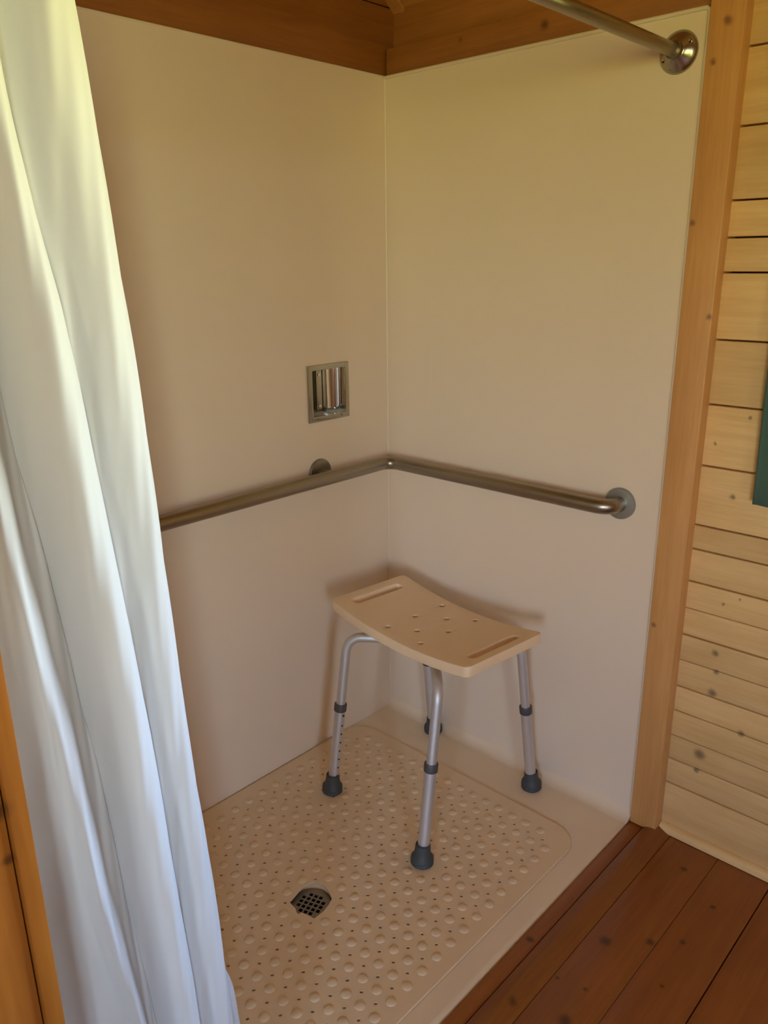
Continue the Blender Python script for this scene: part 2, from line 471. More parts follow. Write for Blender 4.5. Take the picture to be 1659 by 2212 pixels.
# floor: subfloor slab, threshold strips and boards running along x
floor = struct(box('floor', (-.14, -.12, -.09), (XF, YB + .05, -.045), M_DARK))
fy_all = [.9765, 1.100, 1.2265, 1.353, 1.478, 1.605, 1.731, 1.857, 1.984, 2.11, 2.236, 2.363, 2.489, 2.742]
fy = [q for q in fy_all if q < YB - .03] + [YB]
box('threshold_strip', (-.02, .8755, -.045), (1.512, .9085, .001), M_FLOOR, floor, .0015)
# rounded threshold moulding (profile swept along x)
prof = [(.9115, -.045), (.9115, .003), (.913, .0065), (.920, .0100), (.932, .0135), (.941, .0140), (.948, .0118), (.957, .0070), (.968, .0020), (.976, .0004), (.976, -.045)]
bm = bmesh.new()
A = [bm.verts.new((-.02, y, z)) for y, z in prof]; B = [bm.verts.new((1.512, y, z)) for y, z in prof]
bm.faces.new(A); bm.faces.new(B[::-1])
for i in range(len(prof)): bm.faces.new((A[i], A[(i + 1) % len(prof)], B[(i + 1) % len(prof)], B[i]))
obj('threshold_moulding', bm, M_FLOOR, floor, smooth=True)
for i, (a, b_) in enumerate(zip(fy, fy[1:])):
    g = (.0004, .0016) if i % 2 == 0 else (.0016, .0004)
    box('floor_board', (-.02, a + (.0004 if i % 2 == 0 else .0004), -.045), (XF, b_ - (.0004 if i % 2 == 0 else .0022), 0.0), M_FLOOR, floor, .0012)

# baseboard along the log wall
bm = bmesh.new()
prof = [(-.022, .001), (-.006, .001), (-.006, .010), (-.009, .017), (-.015, .0215), (-.022, .023)]
A = [bm.verts.new((x, .9445, z)) for x, z in prof]; B = [bm.verts.new((x, YB, z)) for x, z in prof]
bm.faces.new(A); bm.faces.new(B[::-1])
for i in range(len(prof)): bm.faces.new((A[i], A[(i + 1) % len(prof)], B[(i + 1) % len(prof)], B[i]))
struct(obj('baseboard_right', bm, M_LOG, None, smooth=True))

# pitched ceiling: two slopes of boards
bm = bmesh.new()
pts = [(-.2, roof_z(-.2) + .06), (RIDGE_X, roof_z(RIDGE_X) + .06), (2 * RIDGE_X + .2, roof_z(2 * RIDGE_X + .2) + .06)]
for (xa, za), (xb, zb) in zip(pts, pts[1:]):
    q = [(xa, -.15, za), (xb, -.15, zb), (xb, YB + .15, zb), (xa, YB + .15, za)]
    lo = [bm.verts.new(p_) for p_ in q]; hi = [bm.verts.new((p_[0], p_[1], p_[2] + .03)) for p_ in q]
    bm.faces.new(lo); bm.faces.new(hi[::-1])
    for i in range(4): bm.faces.new((lo[i], hi[i], hi[(i + 1) % 4], lo[(i + 1) % 4]))
ceiling = struct(obj('ceiling', bm, M_DARK))
y = .035
def slope_board(name, y0, y1, xa, xb, drop, th, mat):
    bm = bmesh.new()
    q = [(xa, y0), (xb, y0), (xb, y1), (xa, y1)]
    lo = [bm.verts.new((px, py, roof_z(px) - drop)) for px, py in q]; hi = [bm.verts.new((px, py, roof_z(px) - drop + th)) for px, py in q]
    bm.faces.new(lo[::-1]); bm.faces.new(hi)
    for i in range(4): bm.faces.new((lo[i], lo[(i + 1) % 4], hi[(i + 1) % 4], hi[i]))
    return obj(name, bm, mat, ceiling)
slope_board('rafter_trim', -.003, .034, -.07, RIDGE_X, .012, .045, M_CEIL)
while y < YB:
    slope_board('ceiling_board', y + .0015, min(y + .0985, YB), -.09, RIDGE_X, 0, .045, M_CEIL)
    slope_board('ceiling_board', y + .0015, min(y + .0985, YB), RIDGE_X, 2 * RIDGE_X + .15, 0, .045, M_CEIL)
    y += .10

# ================================================================== SHOWER ENCLOSURE (moulded unit)
XE = 1.512       # end of the enclosure
TOP = 1.8945
NX0, NX1, NZ0, NZ1 = .1735, .3135, 1.0145, 1.1540     # opening for the recessed dish
enc = thing('shower_enclosure', 'cream moulded shower enclosure with panelled walls and low base in the corner', 'shower', (0, 0, 0))
# left panel with the niche opening
bm = bmesh.new()
for (xa, xb, za, zb) in ((.0, NX0, 0, TOP), (NX1, XE, 0, TOP), (NX0, NX1, 0, NZ0), (NX0, NX1, NZ1, TOP)):
    add_box(bm, (xa, -.006, za), (xb, 0, zb))
obj('left_panel', bm, M_ACRYL, enc)
# right panel: surface, a soft rolled rim along its top and free edge
def right_mat():
    m = M_ACRYL.copy(); m.name = 'cream_acrylic_marked'
    t = m.node_tree; L = t.links.new
    b = t.nodes['Principled BSDF']
    src = b.inputs['Base Color'].links[0].from_socket
    tc = N(t, 'ShaderNodeTexCoord'); s = N(t, 'ShaderNodeSeparateXYZ'); L(tc.outputs['Object'], s.inputs[0])
    # faint outline left by a removed label
    def band(sock, c_, hw, soft):
        a = N(t, 'ShaderNodeMath', operation='SUBTRACT'); a.inputs[1].default_value = c_; L(sock, a.inputs[0])
        ab = N(t, 'ShaderNodeMath', operation='ABSOLUTE'); L(a.outputs[0], ab.inputs[0])
        r = N(t, 'ShaderNodeMapRange', interpolation_type='SMOOTHSTEP'); r.inputs['From Min'].default_value = hw; r.inputs['From Max'].default_value = hw + soft
        r.inputs['To Min'].default_value = 1; r.inputs['To Max'].default_value = 0
        L(ab.outputs[0], r.inputs['Value']); return r.outputs[0]
    def mul(a, b_):
        k = N(t, 'ShaderNodeMath', operation='MULTIPLY'); L(a, k.inputs[0]); L(b_, k.inputs[1]); return k.outputs[0]
    def sub(a, b_):
        k = N(t, 'ShaderNodeMath', operation='SUBTRACT', use_clamp=True); L(a, k.inputs[0]); L(b_, k.inputs[1]); return k.outputs[0]
    outer = mul(band(s.outputs['Y'], .197, .029, .003), band(s.outputs['Z'], 1.121, .068, .003))
    inner = mul(band(s.outputs['Y'], .197, .026, .003), band(s.outputs['Z'], 1.121, .065, .003))
    ring = sub(outer, inner)
    sc_ = N(t, 'ShaderNodeMath', operation='MULTIPLY'); sc_.inputs[1].default_value = .22; L(ring, sc_.inputs[0])
    mx = N(t, 'ShaderNodeMix', data_type='RGBA'); mx.inputs['B'].default_value = (.86, .78, .68, 1)
    L(sc_.outputs[0], mx.inputs['Factor']); L(src, mx.inputs['A']); L(mx.outputs['Result'], b.inputs['Base Color'])
    return m
box('right_panel', (-.006, 0, 0), (0, .8655, TOP - .003), right_mat(), enc)
# vertical inside corner, rounded
bm = bmesh.new()
r = .004; n = 8
arc = [(r - r * math.cos(math.pi / 2 * k / n) if False else r * (1 - math.sin(math.pi / 2 * k / n)), r * (1 - math.cos(math.pi / 2 * k / n))) for k in range(n + 1)]
ring = [(x + .0004, y_ + .0004) for x, y_ in arc] + [(-.002, -.002)]
lo = [bm.verts.new((x, y_, .001)) for x, y_ in ring]; hi = [bm.verts.new((x, y_, TOP - .001)) for x, y_ in ring]
for i in range(len(ring)): bm.faces.new((lo[i], lo[(i + 1) % len(ring)], hi[(i + 1) % len(ring)], hi[i]))
bm.faces.new(lo[::-1]); bm.faces.new(hi)
obj('corner_cove', bm, M_ACRYL, enc, smooth=True)
# rim bead: along the top of the right panel and down its free edge
bm = bmesh.new()
add_tube(bm, fillet([(.0005, .004, TOP - .002), (.0005, .869, TOP - .002), (.0005, .869, .004)], .010, 6), .0045, 12)
obj('edge_bead', bm, M_BEAD, enc, smooth=True)
bm = bmesh.new()
add_tube(bm, [(.0, -.001, TOP), (XE - .01, -.001, TOP)], .0028, 8)
obj('edge_bead', bm, M_BEAD, enc, smooth=True)
# end panel
box('end_panel', (XE, 0, 0), (XE + .006, .868, TOP), M_ACRYL, enc)

# base pan with sunken drain, cove on the right wall, rounded front lip
DX, DY = .769, .452
bm = bmesh.new()
def quad(a, b_, c_, d_): bm.faces.new([bm.verts.new(p_) for p_ in (a, b_, c_, d_)])
LIPY = .8570
gx = [.0, DX - .10, DX + .10, XE]; gy = [0.0, DY - .10, DY + .10, LIPY]
for i in range(3):
    for j in range(3):
        if i == 1 and j == 1: continue
        quad((gx[i], gy[j], 0), (gx[i + 1], gy[j], 0), (gx[i + 1], gy[j + 1], 0), (gx[i], gy[j + 1], 0))
SEG = 48
def circ(rad, z): return [bm.verts.new((DX + rad * math.cos(2 * math.pi * k / SEG), DY + rad * math.sin(2 * math.pi * k / SEG), z)) for k in range(SEG)]
sq = []
for k in range(SEG):
    a = 2 * math.pi * k / SEG; cx, cy = math.cos(a), math.sin(a); s_ = .10 / max(abs(cx), abs(cy))
    sq.append(bm.verts.new((DX + cx * s_, DY + cy * s_, 0)))
rings = [sq, circ(.072, 0), circ(.068, -.0008), circ(.054, -.0105), circ(.051, -.012), circ(.046, -.0125), circ(.044, -.016), circ(.044, -.034)]
for a, b_ in zip(rings, rings[1:]):
    for k in range(SEG): bm.faces.new((a[k], a[(k + 1) % SEG], b_[(k + 1) % SEG], b_[k]))
bm.faces.new(rings[-1])
# front lip
lip = [(LIPY, 0), (LIPY + .006, -.0006), (LIPY + .011, -.003), (LIPY + .0145, -.008), (LIPY + .0155, -.016), (LIPY + .0155, -.04)]
for (ya, za), (yb, zb) in zip(lip, lip[1:]): quad((0, ya, za), (XE, ya, za), (XE, yb, zb), (0, yb, zb))
# cove against the right wall
cv = [(.030 * (1 - math.sin(math.pi / 2 * k / 10)) , .030 * (1 - math.cos(math.pi / 2 * k / 10))) for k in range(11)]
cv = [(.0002 + x, .0002 + z) for x, z in cv]
for (xa, za), (xb, zb) in zip(cv, cv[1:]): quad((xa, 0, za), (xa, .8705, za), (xb, .8705, zb), (xb, 0, zb))
endf = [bm.verts.new((x, .8705, z)) for x, z in cv] + [bm.verts.new((0, .8705, 0))]
bm.faces.new(endf)
bmesh.ops.remove_doubles(bm, verts=bm.verts, dist=1e-5)
obj('base_pan', bm, M_PAN, enc, smooth=True)

# drain strainer: plate pierced by square holes
bm = bmesh.new()
add_lathe(bm, [(0, -.0115), (.049, -.0115), (.049, -.0085), (.047, -.0075), (0, -.0075)], (DX, DY, 0), (0, 0, 1), 48)
plate = obj('drain_cover', bm, M_GRATE, enc)
u = Vector((-.0042, .0121, 0)).normalized(); v = Vector((.0121, .0042, 0)).normalized()
cb = bmesh.new(); cells = []
for i in range(-2, 3):
    for j in range(-2, 3):
        if abs(i) + abs(j) > 3: continue
        c_ = Vector((DX, DY, -.0095)) + u * .0128 * i + v * .0128 * j
        cells.append(c_)
        h = .0045
        lo = [cb.verts.new(c_ + u * a * h + v * b_ * h + Vector((0, 0, -.006))) for a, b_ in ((-1, -1), (1, -1), (1, 1), (-1, 1))]
        hi = [cb.verts.new(c_ + u * a * h + v * b_ * h + Vector((0, 0, .006))) for a, b_ in ((-1, -1), (1, -1), (1, 1), (-1, 1))]
        cb.faces.new(lo[::-1]); cb.faces.new(hi)
        for k in range(4): cb.faces.new((lo[k], lo[(k + 1) % 4], hi[(k + 1) % 4], hi[k]))
boolean_diff(plate, cb)
bm = bmesh.new(); add_lathe(bm, [(.0438, -.0330), (.0438, -.0160)], (DX, DY, 0), (0, 0, 1), 32)
bmesh.ops.create_circle(bm, cap_ends=True, radius=.0438, segments=32, matrix=Matrix.Translation((DX, DY, -.0332)))
obj('drain_throat', bm, M_HOLE, enc)

# ================================================================== BATH MAT
mat_root = thing('bath_mat', 'beige vinyl non-slip bath mat with round bumps covering the shower floor', 'bath mat', (.155, .006, 0))
mo = Vector((.155, .006, 0))
MX0, MX1, MY0, MY1 = .155, 1.385, .006, .8125
R_ = .075
def rrect(x0, x1, y0, y1, r, n=10):
    pts_ = []
    for cx, cy, a0 in ((x1 - r, y1 - r, 0), (x0 + r, y1 - r, 90), (x0 + r, y0 + r, 180), (x1 - r, y0 + r, 270)):
        for k in range(n + 1):
            a = math.radians(a0 + 90 * k / n); pts_.append((cx + r * math.cos(a), cy + r * math.sin(a)))
    return pts_
bm = bmesh.new()
o1 = rrect(MX0, MX1, MY0, MY1, R_); o2 = rrect(MX0 + .0015, MX1 - .0015, MY0 + .0015, MY1 - .0015, R_ - .0015)
L0 = [bm.verts.new((x, y_, .0016)) for x, y_ in o1]; L1 = [bm.verts.new((x, y_, .0036)) for x, y_ in o1]; L2 = [bm.verts.new((x, y_, .0050)) for x, y_ in o2]
bm.faces.new(L0[::-1]); bm.faces.new(L2)
for a, b_ in ((L0, L1), (L1, L2)):
    for i in range(len(a)): bm.faces.new((a[i], a[(i + 1) % len(a)], b_[(i + 1) % len(a)], b_[i]))
sheet = obj('mat_sheet', bm, M_MAT, None)
DOMES = []
PXX, X0 = .0486, .2075
YA = [.0463, .0925, .1399, .1853, .2315, .2788, .323, .368, .4131, .4591, .5039, .5468, .5885, .6337, .6762, .7207, .7644]
_q = np.polyfit([0, 6, 7, 8, 10, 16], [.065, .3471, .3937, .437, .5243, .7715], 2)
YBm = [float(np.polyval(_q, j)) for j in range(17)]
def lat(i, j):
    x = X0 + PXX * i
    t = min(1.0, (x - .2075) / .58)
    j0 = min(int(j), 15); f = j - j0
    return x, (1 - t) * (YA[j0] * (1 - f) + YA[j0 + 1] * f) + t * (YBm[j0] * (1 - f) + YBm[j0 + 1] * f)
ROWS = 24
hole_poly = [(.8069, .4215), (.8105, .4460), (.8160, .4560), (.8172, .4620), (.8130, .4650), (.8090, .4640), (.8040, .4800), (.8011, .4996), (.7721, .4996), (.7502, .4942), (.7329, .4861), (.7221, .4642), (.7162, .4393), (.7237, .4166), (.7443, .4084), (.7678, .4109)]
# feet of the stool that stand on the mat
FEET = [(.4613, .1988), (.5044, .5675)]
def near_drain(x, y_, d): return math.hypot(x - .7655, y_ - .4545) < d
for i in range(ROWS):
    for j in range(17):
        x, y_ = lat(i, j)
        if i in (0, ROWS - 1) and j in (0, 16): continue
        if near_drain(x, y_, .062): continue
        if any(math.hypot(x - a, y_ - b_) < .0415 for a, b_ in FEET): continue
        DOMES.append((x, y_))
cb = bmesh.new()
def cyl(bm_, x, y_, r, z0, z1, n=8):
    lo = [bm_.verts.new((x + r * math.cos(2 * math.pi * k / n), y_ + r * math.sin(2 * math.pi * k / n), z0)) for k in range(n)]
    hi = [bm_.verts.new((p_.co.x, p_.co.y, z1)) for p_ in lo]
    bm_.faces.new(lo[::-1]); bm_.faces.new(hi)
    for k in range(n): bm_.faces.new((lo[k], lo[(k + 1) % n], hi[(k + 1) % n], hi[k]))
for i in range(ROWS - 1):
    for j in range(16):
        x, y_ = lat(i + .5, j + .5)
        if i in (0,) and j in (0, 15): pass
        if near_drain(x, y_, .060): continue
        if any(math.hypot(x - a, y_ - b_) < .024 for a, b_ in FEET): continue
        cyl(cb, x, y_, .0037, -.01, .02, 10)
lo = [cb.verts.new((x, y_, -.01)) for x, y_ in hole_poly]; hi = [cb.verts.new((x, y_, .02)) for x, y_ in hole_poly]
nn = len(lo); cb.faces.new(lo); cb.faces.new(hi[::-1])
for k in range(nn): cb.faces.new((lo[k], lo[(k + 1) % nn], hi[(k + 1) % nn], hi[k]))
boolean_diff(sheet, cb)
sheet.parent = mat_root; sheet.matrix_parent_inverse = Matrix.Translation(-mo)
def dome_mesh():
    bm = bmesh.new()
    add_lathe(bm, [(.0122, -.0005), (.0112, .0006), (.0094, .0017), (.0068, .0025), (.0036, .0030), (0, .0032)], (0, 0, 0), (0, 0, 1), 14)
    return bm
bm = dome_mesh(); bmesh.ops.recalc_face_normals(bm, faces=bm.faces)
dme = bpy.data.meshes.new('bump'); bm.to_mesh(dme); bm.free()
dme.polygons.foreach_set('use_smooth', [True] * len(dme.polygons)); dme.materials.append(M_MAT)
camv = Vector((1.7311, 1.6047, 1.4256))
vis = [p_ for p_ in DOMES]
vis.sort(key=lambda p_: (0 if p_[0] < 1.16 else 1, (Vector((p_[0], p_[1], 0)) - camv).length))
for x, y_ in vis[:300]:
    o = bpy.data.objects.new('bump', dme); C.objects.link(o); o.parent = mat_root
    o.location = Vector((x, y_, .005)) - mo
rest = vis[300:]
bm = bmesh.new()
for x, y_ in rest:
    add_lathe(bm, [(.0122, -.0005), (.0112, .0006), (.0094, .0017), (.0068, .0025), (.0036, .0030), (0, .0032)], Vector((x, y_, .005)) - mo, (0, 0, 1), 10)
ro = obj('bump_field', bm, M_MAT, mat_root, smooth=True); ro['kind'] = 'stuff'

# ================================================================== SHOWER STOOL
SCX, SCY = .2655, .3955
srot = math.atan2(.9937, .112)
stool = thing('shower_stool', 'beige plastic shower stool with curved seat and four grey aluminium legs', 'stool', (SCX, SCY, 0), srot)
# seat: flat slab -> cut -> bevel -> curve
HL, HW, TH = .2600, .1365, .027
ZC, SAG = .514, .026
bm = bmesh.new()
gxs = [-HL + 2 * HL * k / 26 for k in range(27)]
pl = rrect(-HL, HL, -HW, HW, .016, 6)
lo = [bm.verts.new((x, y_, -TH)) for x, y_ in pl]; hi = [bm.verts.new((x, y_, 0)) for x, y_ in pl]
bm.faces.new(lo[::-1]); bm.faces.new(hi)
for i in range(len(pl)): bm.faces.new((lo[i], lo[(i + 1) % len(pl)], hi[(i + 1) % len(pl)], hi[i]))
seat = obj('seat', bm, M_SEAT, None)
cb = bmesh.new()
for hx in (-.063, .063):
    for hy in (-.097, 0, .101): cyl(cb, hx, hy, .0076, -.05, .02, 20)
for hy in (-.055, .053): cyl(cb, .003, hy, .0076, -.05, .02, 20)
for hx in (-.218, .218):
    sl = rrect(hx - .0138, hx + .0138, -.087, .087, .0137, 6)
    a = [cb.verts.new((x, y_, -.05)) for x, y_ in sl]; b2 = [cb.verts.new((x, y_, .02)) for x, y_ in sl]
    cb.faces.new(a[::-1]); cb.faces.new(b2)
    for k in range(len(sl)): cb.faces.new((a[k], a[(k + 1) % len(sl)], b2[(k + 1) % len(sl)], b2[k]))
boolean_diff(seat, cb)
md = seat.modifiers.new('bevel', 'BEVEL'); md.width = .0062; md.segments = 3; md.limit_method = 'ANGLE'; md.angle_limit = math.radians(50)
dg = bpy.context.evaluated_depsgraph_get(); dg.update()
me2 = bpy.data.meshes.new_from_object(seat.evaluated_get(dg)); seat.modifiers.clear(); seat.data = me2; me2.name = 'seat'
# slice the slab so it can bend
bm = bmesh.new(); bm.from_mesh(me2)
for x in gxs[1:-1]:
    bmesh.ops.bisect_plane(bm, geom=bm.verts[:] + bm.edges[:] + bm.faces[:], plane_co=(x, 0, 0), plane_no=(1, 0, 0), dist=1e-6)
for y_ in (-.1, -.05, .0001, .05, .1):
    bmesh.ops.bisect_plane(bm, geom=bm.verts[:] + bm.edges[:] + bm.faces[:], plane_co=(0, y_, 0), plane_no=(0, 1, 0), dist=1e-6)
for v_ in bm.verts:
    v_.co.z += ZC + SAG * (v_.co.x / .257) ** 2
bm.to_mesh(me2); bm.free()
me2.polygons.foreach_set('use_smooth', [True] * len(me2.polygons)); me2.set_sharp_from_angle(angle=math.radians(50))
seat.parent = stool
# legs: tube from the foot, bent inwards under the seat
def leg(fx, fy_, zf, top, zb):
    """fx,fy_: foot on the ground (local); top: where the straight part ends; zb: level of the run under the seat"""
    F = Vector((fx, fy_, zf)); T = Vector((top[0], top[1], zb))
    inner = Vector((top[0] * .22, top[1] * .22, zb - .001))
    path = fillet([F + (T - F) * .52, T, inner], .045, 10)
    bm = bmesh.new(); add_tube(bm, path, .0128, 20)
    lg = obj('leg', bm, M_ALU, stool, smooth=True)
    d = (T - F).normalized()
    # lower, wider tube with adjustment holes on the inner side
    zc = .262 if zf < .004 else .262
    def at(z): return F + d * ((z - F.z) / d.z)
    bm = bmesh.new()
    add_tube(bm, [at(zf + .030), at(zc)], .0150, 20)
    side = Vector((-F.x, F.y * 0, 0)).normalized()
    side = (side - d * side.dot(d)).normalized()
    lt = obj('lower_tube', bm, M_ALU, lg, smooth=True)
    bm = bmesh.new()
    z = zf + .055
    while z < zc - .045:
        c_ = at(z); add_lathe(bm, [(.0028, 0), (.0028, .0003), (0, .0003)], c_ + side * .01485, side, 8)
        z += .0255
    obj('adjusting_holes', bm, M_HOLE, lg)
    # collar
    bm = bmesh.new()
    add_lathe(bm, [(.0151, -.002), (.0172, 0), (.0174, .018), (.0163, .0205), (.0129, .0205)], at(zc - .008), d, 24)
    obj('collar', bm, M_COLLAR, lg, smooth=True)
    # snap button
    bm = bmesh.new(); c_ = at(zc - .018)
    add_lathe(bm, [(.0034, 0), (.0034, .0025), (.0022, .004), (0, .0043)], c_ + side * .0146, side, 12)
    obj('snap_button', bm, M_COLLAR, lg, smooth=True)
    # rubber foot
    bm = bmesh.new()
    add_lathe(bm, [(0, zf), (.0258, zf), (.0285, zf + .003), (.0285, zf + .008), (.0272, zf + .0098), (.0272, zf + .0108), (.0286, zf + .0125), (.0278, zf + .020), (.0232, zf + .026), (.0202, zf + .033), (.0184, zf + .054), (.0150, zf + .055)],
              (fx, fy_, 0), Vector((d.x * .55, d.y * .55, d.z)), 28)
    obj('rubber_foot', bm, M_RUBBER, lg, smooth=True)
    return lg
KL, KM = .945, .715
leg(-.173, -.216, .0056, (-.173 * KL, -.216 * KM), .468)
leg(.198, -.218, .0056, (.198 * KL, -.218 * KM), .468)
leg(.182, .223, .0006, (.182 * KL, .223 * KM), .468)
leg(-.205, .2105, .0012, (-.205 * KL, .214 * KM), .468)

# ================================================================== GRAB BAR
gb = thing('grab_bar', 'brushed steel grab bar bent round the shower corner at waist height', 'grab bar', (.057, .057, .86))
go = Vector((.057, .057, .86))
ZG = .8605
bm = bmesh.new()
path = fillet([(.006, .768, ZG), (.057, .768, ZG), (.057, .057, ZG), (1.40, .057, ZG), (1.40, .006, ZG)], [.036, .040, .036], 10)
add_tube(bm, [p_ - go for p_ in path], .019, 28)
obj('bar', bm, M_STEEL, gb, smooth=True)
FL = [(0, .0095), (.031, .0095), (.0375, .0085), (.039, .006), (.039, 0), (0, 0)]
def flange(c_, ax, par, off, name='flange', prof=FL, mat=M_FLANGE):
    bm = bmesh.new(); add_lathe(bm, prof, Vector(c_) - off, ax, 36)
    return obj(name, bm, mat, par, smooth=True)
flange((.0003, .768, ZG), (1, 0, 0), gb, go)
flange((1.40, .0003, ZG), (0, 1, 0), gb, go)
flange((.285, .0003, ZG + .003), (0, 1, 0), gb, go, mat=M_STEEL)
bm = bmesh.new(); add_tube(bm, [Vector((.285, .004, ZG + .003)) - go, Vector((.285, .05, ZG)) - go], .0125, 20)
obj('support_post', bm, M_STEEL, gb, smooth=True)

# ================================================================== RECESSED DISH
nd = thing('recessed_holder', 'recessed chrome holder with curved pocket set in the left shower wall', 'holder', (.243, 0, 1.084))
no = Vector((.243, 0, 1.084))
fx0, fx1, fz0, fz1 = .1655, .3195, 1.0065, 1.1615
bm = bmesh.new()
add_box(bm, (fx0, .0004, fz0), (fx1, .0055, fz1), .0022, 2)
fp = obj('faceplate', bm, M_CHROME2, None, smooth=True)
cb = bmesh.new(); add_box(cb, (fx0 + .0135, -.02, fz0 + .0155), (fx1 - .0165, .02, fz1 - .0140), .003, 2)
boolean_diff(fp, cb)
for v_ in fp.data.vertices: v_.co -= no
fp.parent = nd
ix0, ix1, iz0, iz1 = NX0 + .003, NX1 - .003, NZ0 + .003, NZ1 - .003
bm = bmesh.new()      # open box behind the wall
D_ = -.043
P_ = [(ix0, iz0), (ix1, iz0), (ix1, iz1), (ix0, iz1)]
fr_ = [bm.verts.new(Vector((x, .001, z)) - no) for x, z in P_]; bk_ = [bm.verts.new(Vector((x, D_, z)) - no) for x, z in P_]
bm.faces.new(bk_)
for i in range(4): bm.faces.new((fr_[i], fr_[(i + 1) % 4], bk_[(i + 1) % 4], bk_[i]))
obj('recess', bm, M_CHROME2, nd)
# back plate with screws
box('back_plate', Vector((.2340, -.024, iz0 + .012)) - no, Vector((.2665, -.0200, iz1 - .002)) - no, M_CHROME2, nd, .001)
for z in (iz1 - .020, iz0 + .026):
    bm = bmesh.new(); add_lathe(bm, [(.0052, 0), (.0045, .0018), (.0018, .0024), (.0016, .0012), (0, .0012)], Vector((.2565, -.0200, z)) - no, (0, 1, 0), 16)
    obj('screw', bm, M_CHROME, nd, smooth=True)
for x in (.197, .288):
    bm = bmesh.new(); add_lathe(bm, [(.0034, 0), (.0028, .0012), (0, .0016)], Vector((x, .0054, fz0 + .0085)) - no, (0, 1, 0), 14)
    obj('screw', bm, M_GRATE, nd, smooth=True)
# curved pocket: polished concave half cylinder beside the flat plate
bm = bmesh.new()
hx, hr = .2120, .0350
za, zb = iz0 + .010, iz1 - .001
def arc_pts(r): return [(hx + r * math.cos(math.radians(a)), -.0035 + r * math.sin(math.radians(a))) for a in range(-180, -21, 6)]
oa = arc_pts(hr); ia = arc_pts(hr + .0014)
for A_, B_ in zip(zip(oa, ia), zip(oa[1:], ia[1:])):
    (p0, q0), (p1, q1) = A_, B_
    V = lambda p_, z: bm.verts.new(Vector((p_[0], p_[1], z)) - no)
    a0, a1, a2, a3 = V(p0, za), V(p1, za), V(p1, zb), V(p0, zb)
    b0, b1, b2_, b3 = V(q0, za), V(q1, za), V(q1, zb), V(q0, zb)
    for f in ((a0, a1, a2, a3), (b3, b2_, b1, b0), (a0, b0, b1, a1), (a3, a2, b2_, b3)): bm.faces.new(f)
bmesh.ops.remove_doubles(bm, verts=bm.verts, dist=1e-6)
obj('curved_pocket', bm, M_CHROME, nd, smooth=True)

# ================================================================== CURTAIN ROD
ry, rz = .8125, 1.8225
rod = thing('curtain_rod', 'tarnished steel shower curtain rod with a domed flange on the right wall', 'curtain rod', (0, ry, rz))
ro_ = Vector((0, ry, rz))
bm = bmesh.new(); add_tube(bm, [Vector((.006, 0, 0)), Vector((.5, 0, 0)), Vector((1.506, 0, 0))], .0127, 24)
obj('rod', bm, M_STEEL, rod, smooth=True)
DOME = [(0, .020), (.0165, .020), (.0185, .0185), (.0215, .0155), (.030, .0105), (.037, .0055), (.0405, .0005), (.0405, 0), (0, 0)]
flange((.0003, ry, rz), (1, 0, 0), rod, ro_, 'flange', DOME, M_CHROME2)
flange((1.5117, ry, rz), (-1, 0, 0), rod, ro_, 'flange', DOME, M_CHROME2)
bm = bmesh.new(); add_lathe(bm, [(.0172, .018), (.0172, .030), (.0160, .0315), (.0127, .0315)], (0, 0, 0), (1, 0, 0), 24)
obj('sleeve', bm, M_STEEL, rod, smooth=True)
for a in (28, 208):
    p_ = Vector((.0095, .0295 * math.cos(math.radians(a)), .0295 * math.sin(math.radians(a))))
    bm = bmesh.new(); add_lathe(bm, [(.0050, 0), (.0050, .0022), (.0035, .0032), (.0016, .0026), (0, .0026)], p_, (1, 0, 0), 14)
    obj('screw', bm, M_CHROME2, rod, smooth=True)

# ================================================================== SHOWER CURTAIN
def lin(z, zs, xs):
    z = float(z)
    zs, xs = np.array(zs), np.array(xs); o_ = np.argsort(zs); zs, xs = zs[o_], xs[o_]
    if z <= zs[0]: return xs[0] + (xs[1] - xs[0]) / (zs[1] - zs[0]) * (z - zs[0]) * .6
    return float(np.interp(z, zs, xs))
E1 = ([1.78, 1.6555, 1.5287, 1.3289, 1.148, .874, .676, .447, .10], [1.331, 1.3215, 1.3105, 1.2978, 1.2893, 1.2805, 1.2665, 1.2555, 1.240])
E2 = ([1.78, 1.5525, 1.4373, 1.3876, 1.3279, 1.1258, 1.0395, .9072, .8184, .6322, .4241, .10], [1.405, 1.396, 1.3800, 1.3700, 1.3636, 1.3485, 1.3396, 1.3307, 1.3263, 1.3162, 1.3066, 1.292])
E3 = ([1.78, 1.3123, 1.221, 1.1461, 1.0558, .9493, .8534, .6797, .5036, .10], [1.450, 1.4376, 1.4296, 1.4201, 1.4117, 1.4021, 1.3929, 1.3827, 1.3673, 1.345])
E4 = ([1.78, 1.1348, 1.0532, .9722, .8803, .7713, .6145, .5053, .10], [1.482, 1.465, 1.4564, 1.4461, 1.4381, 1.4307, 1.4135, 1.3978, 1.365])
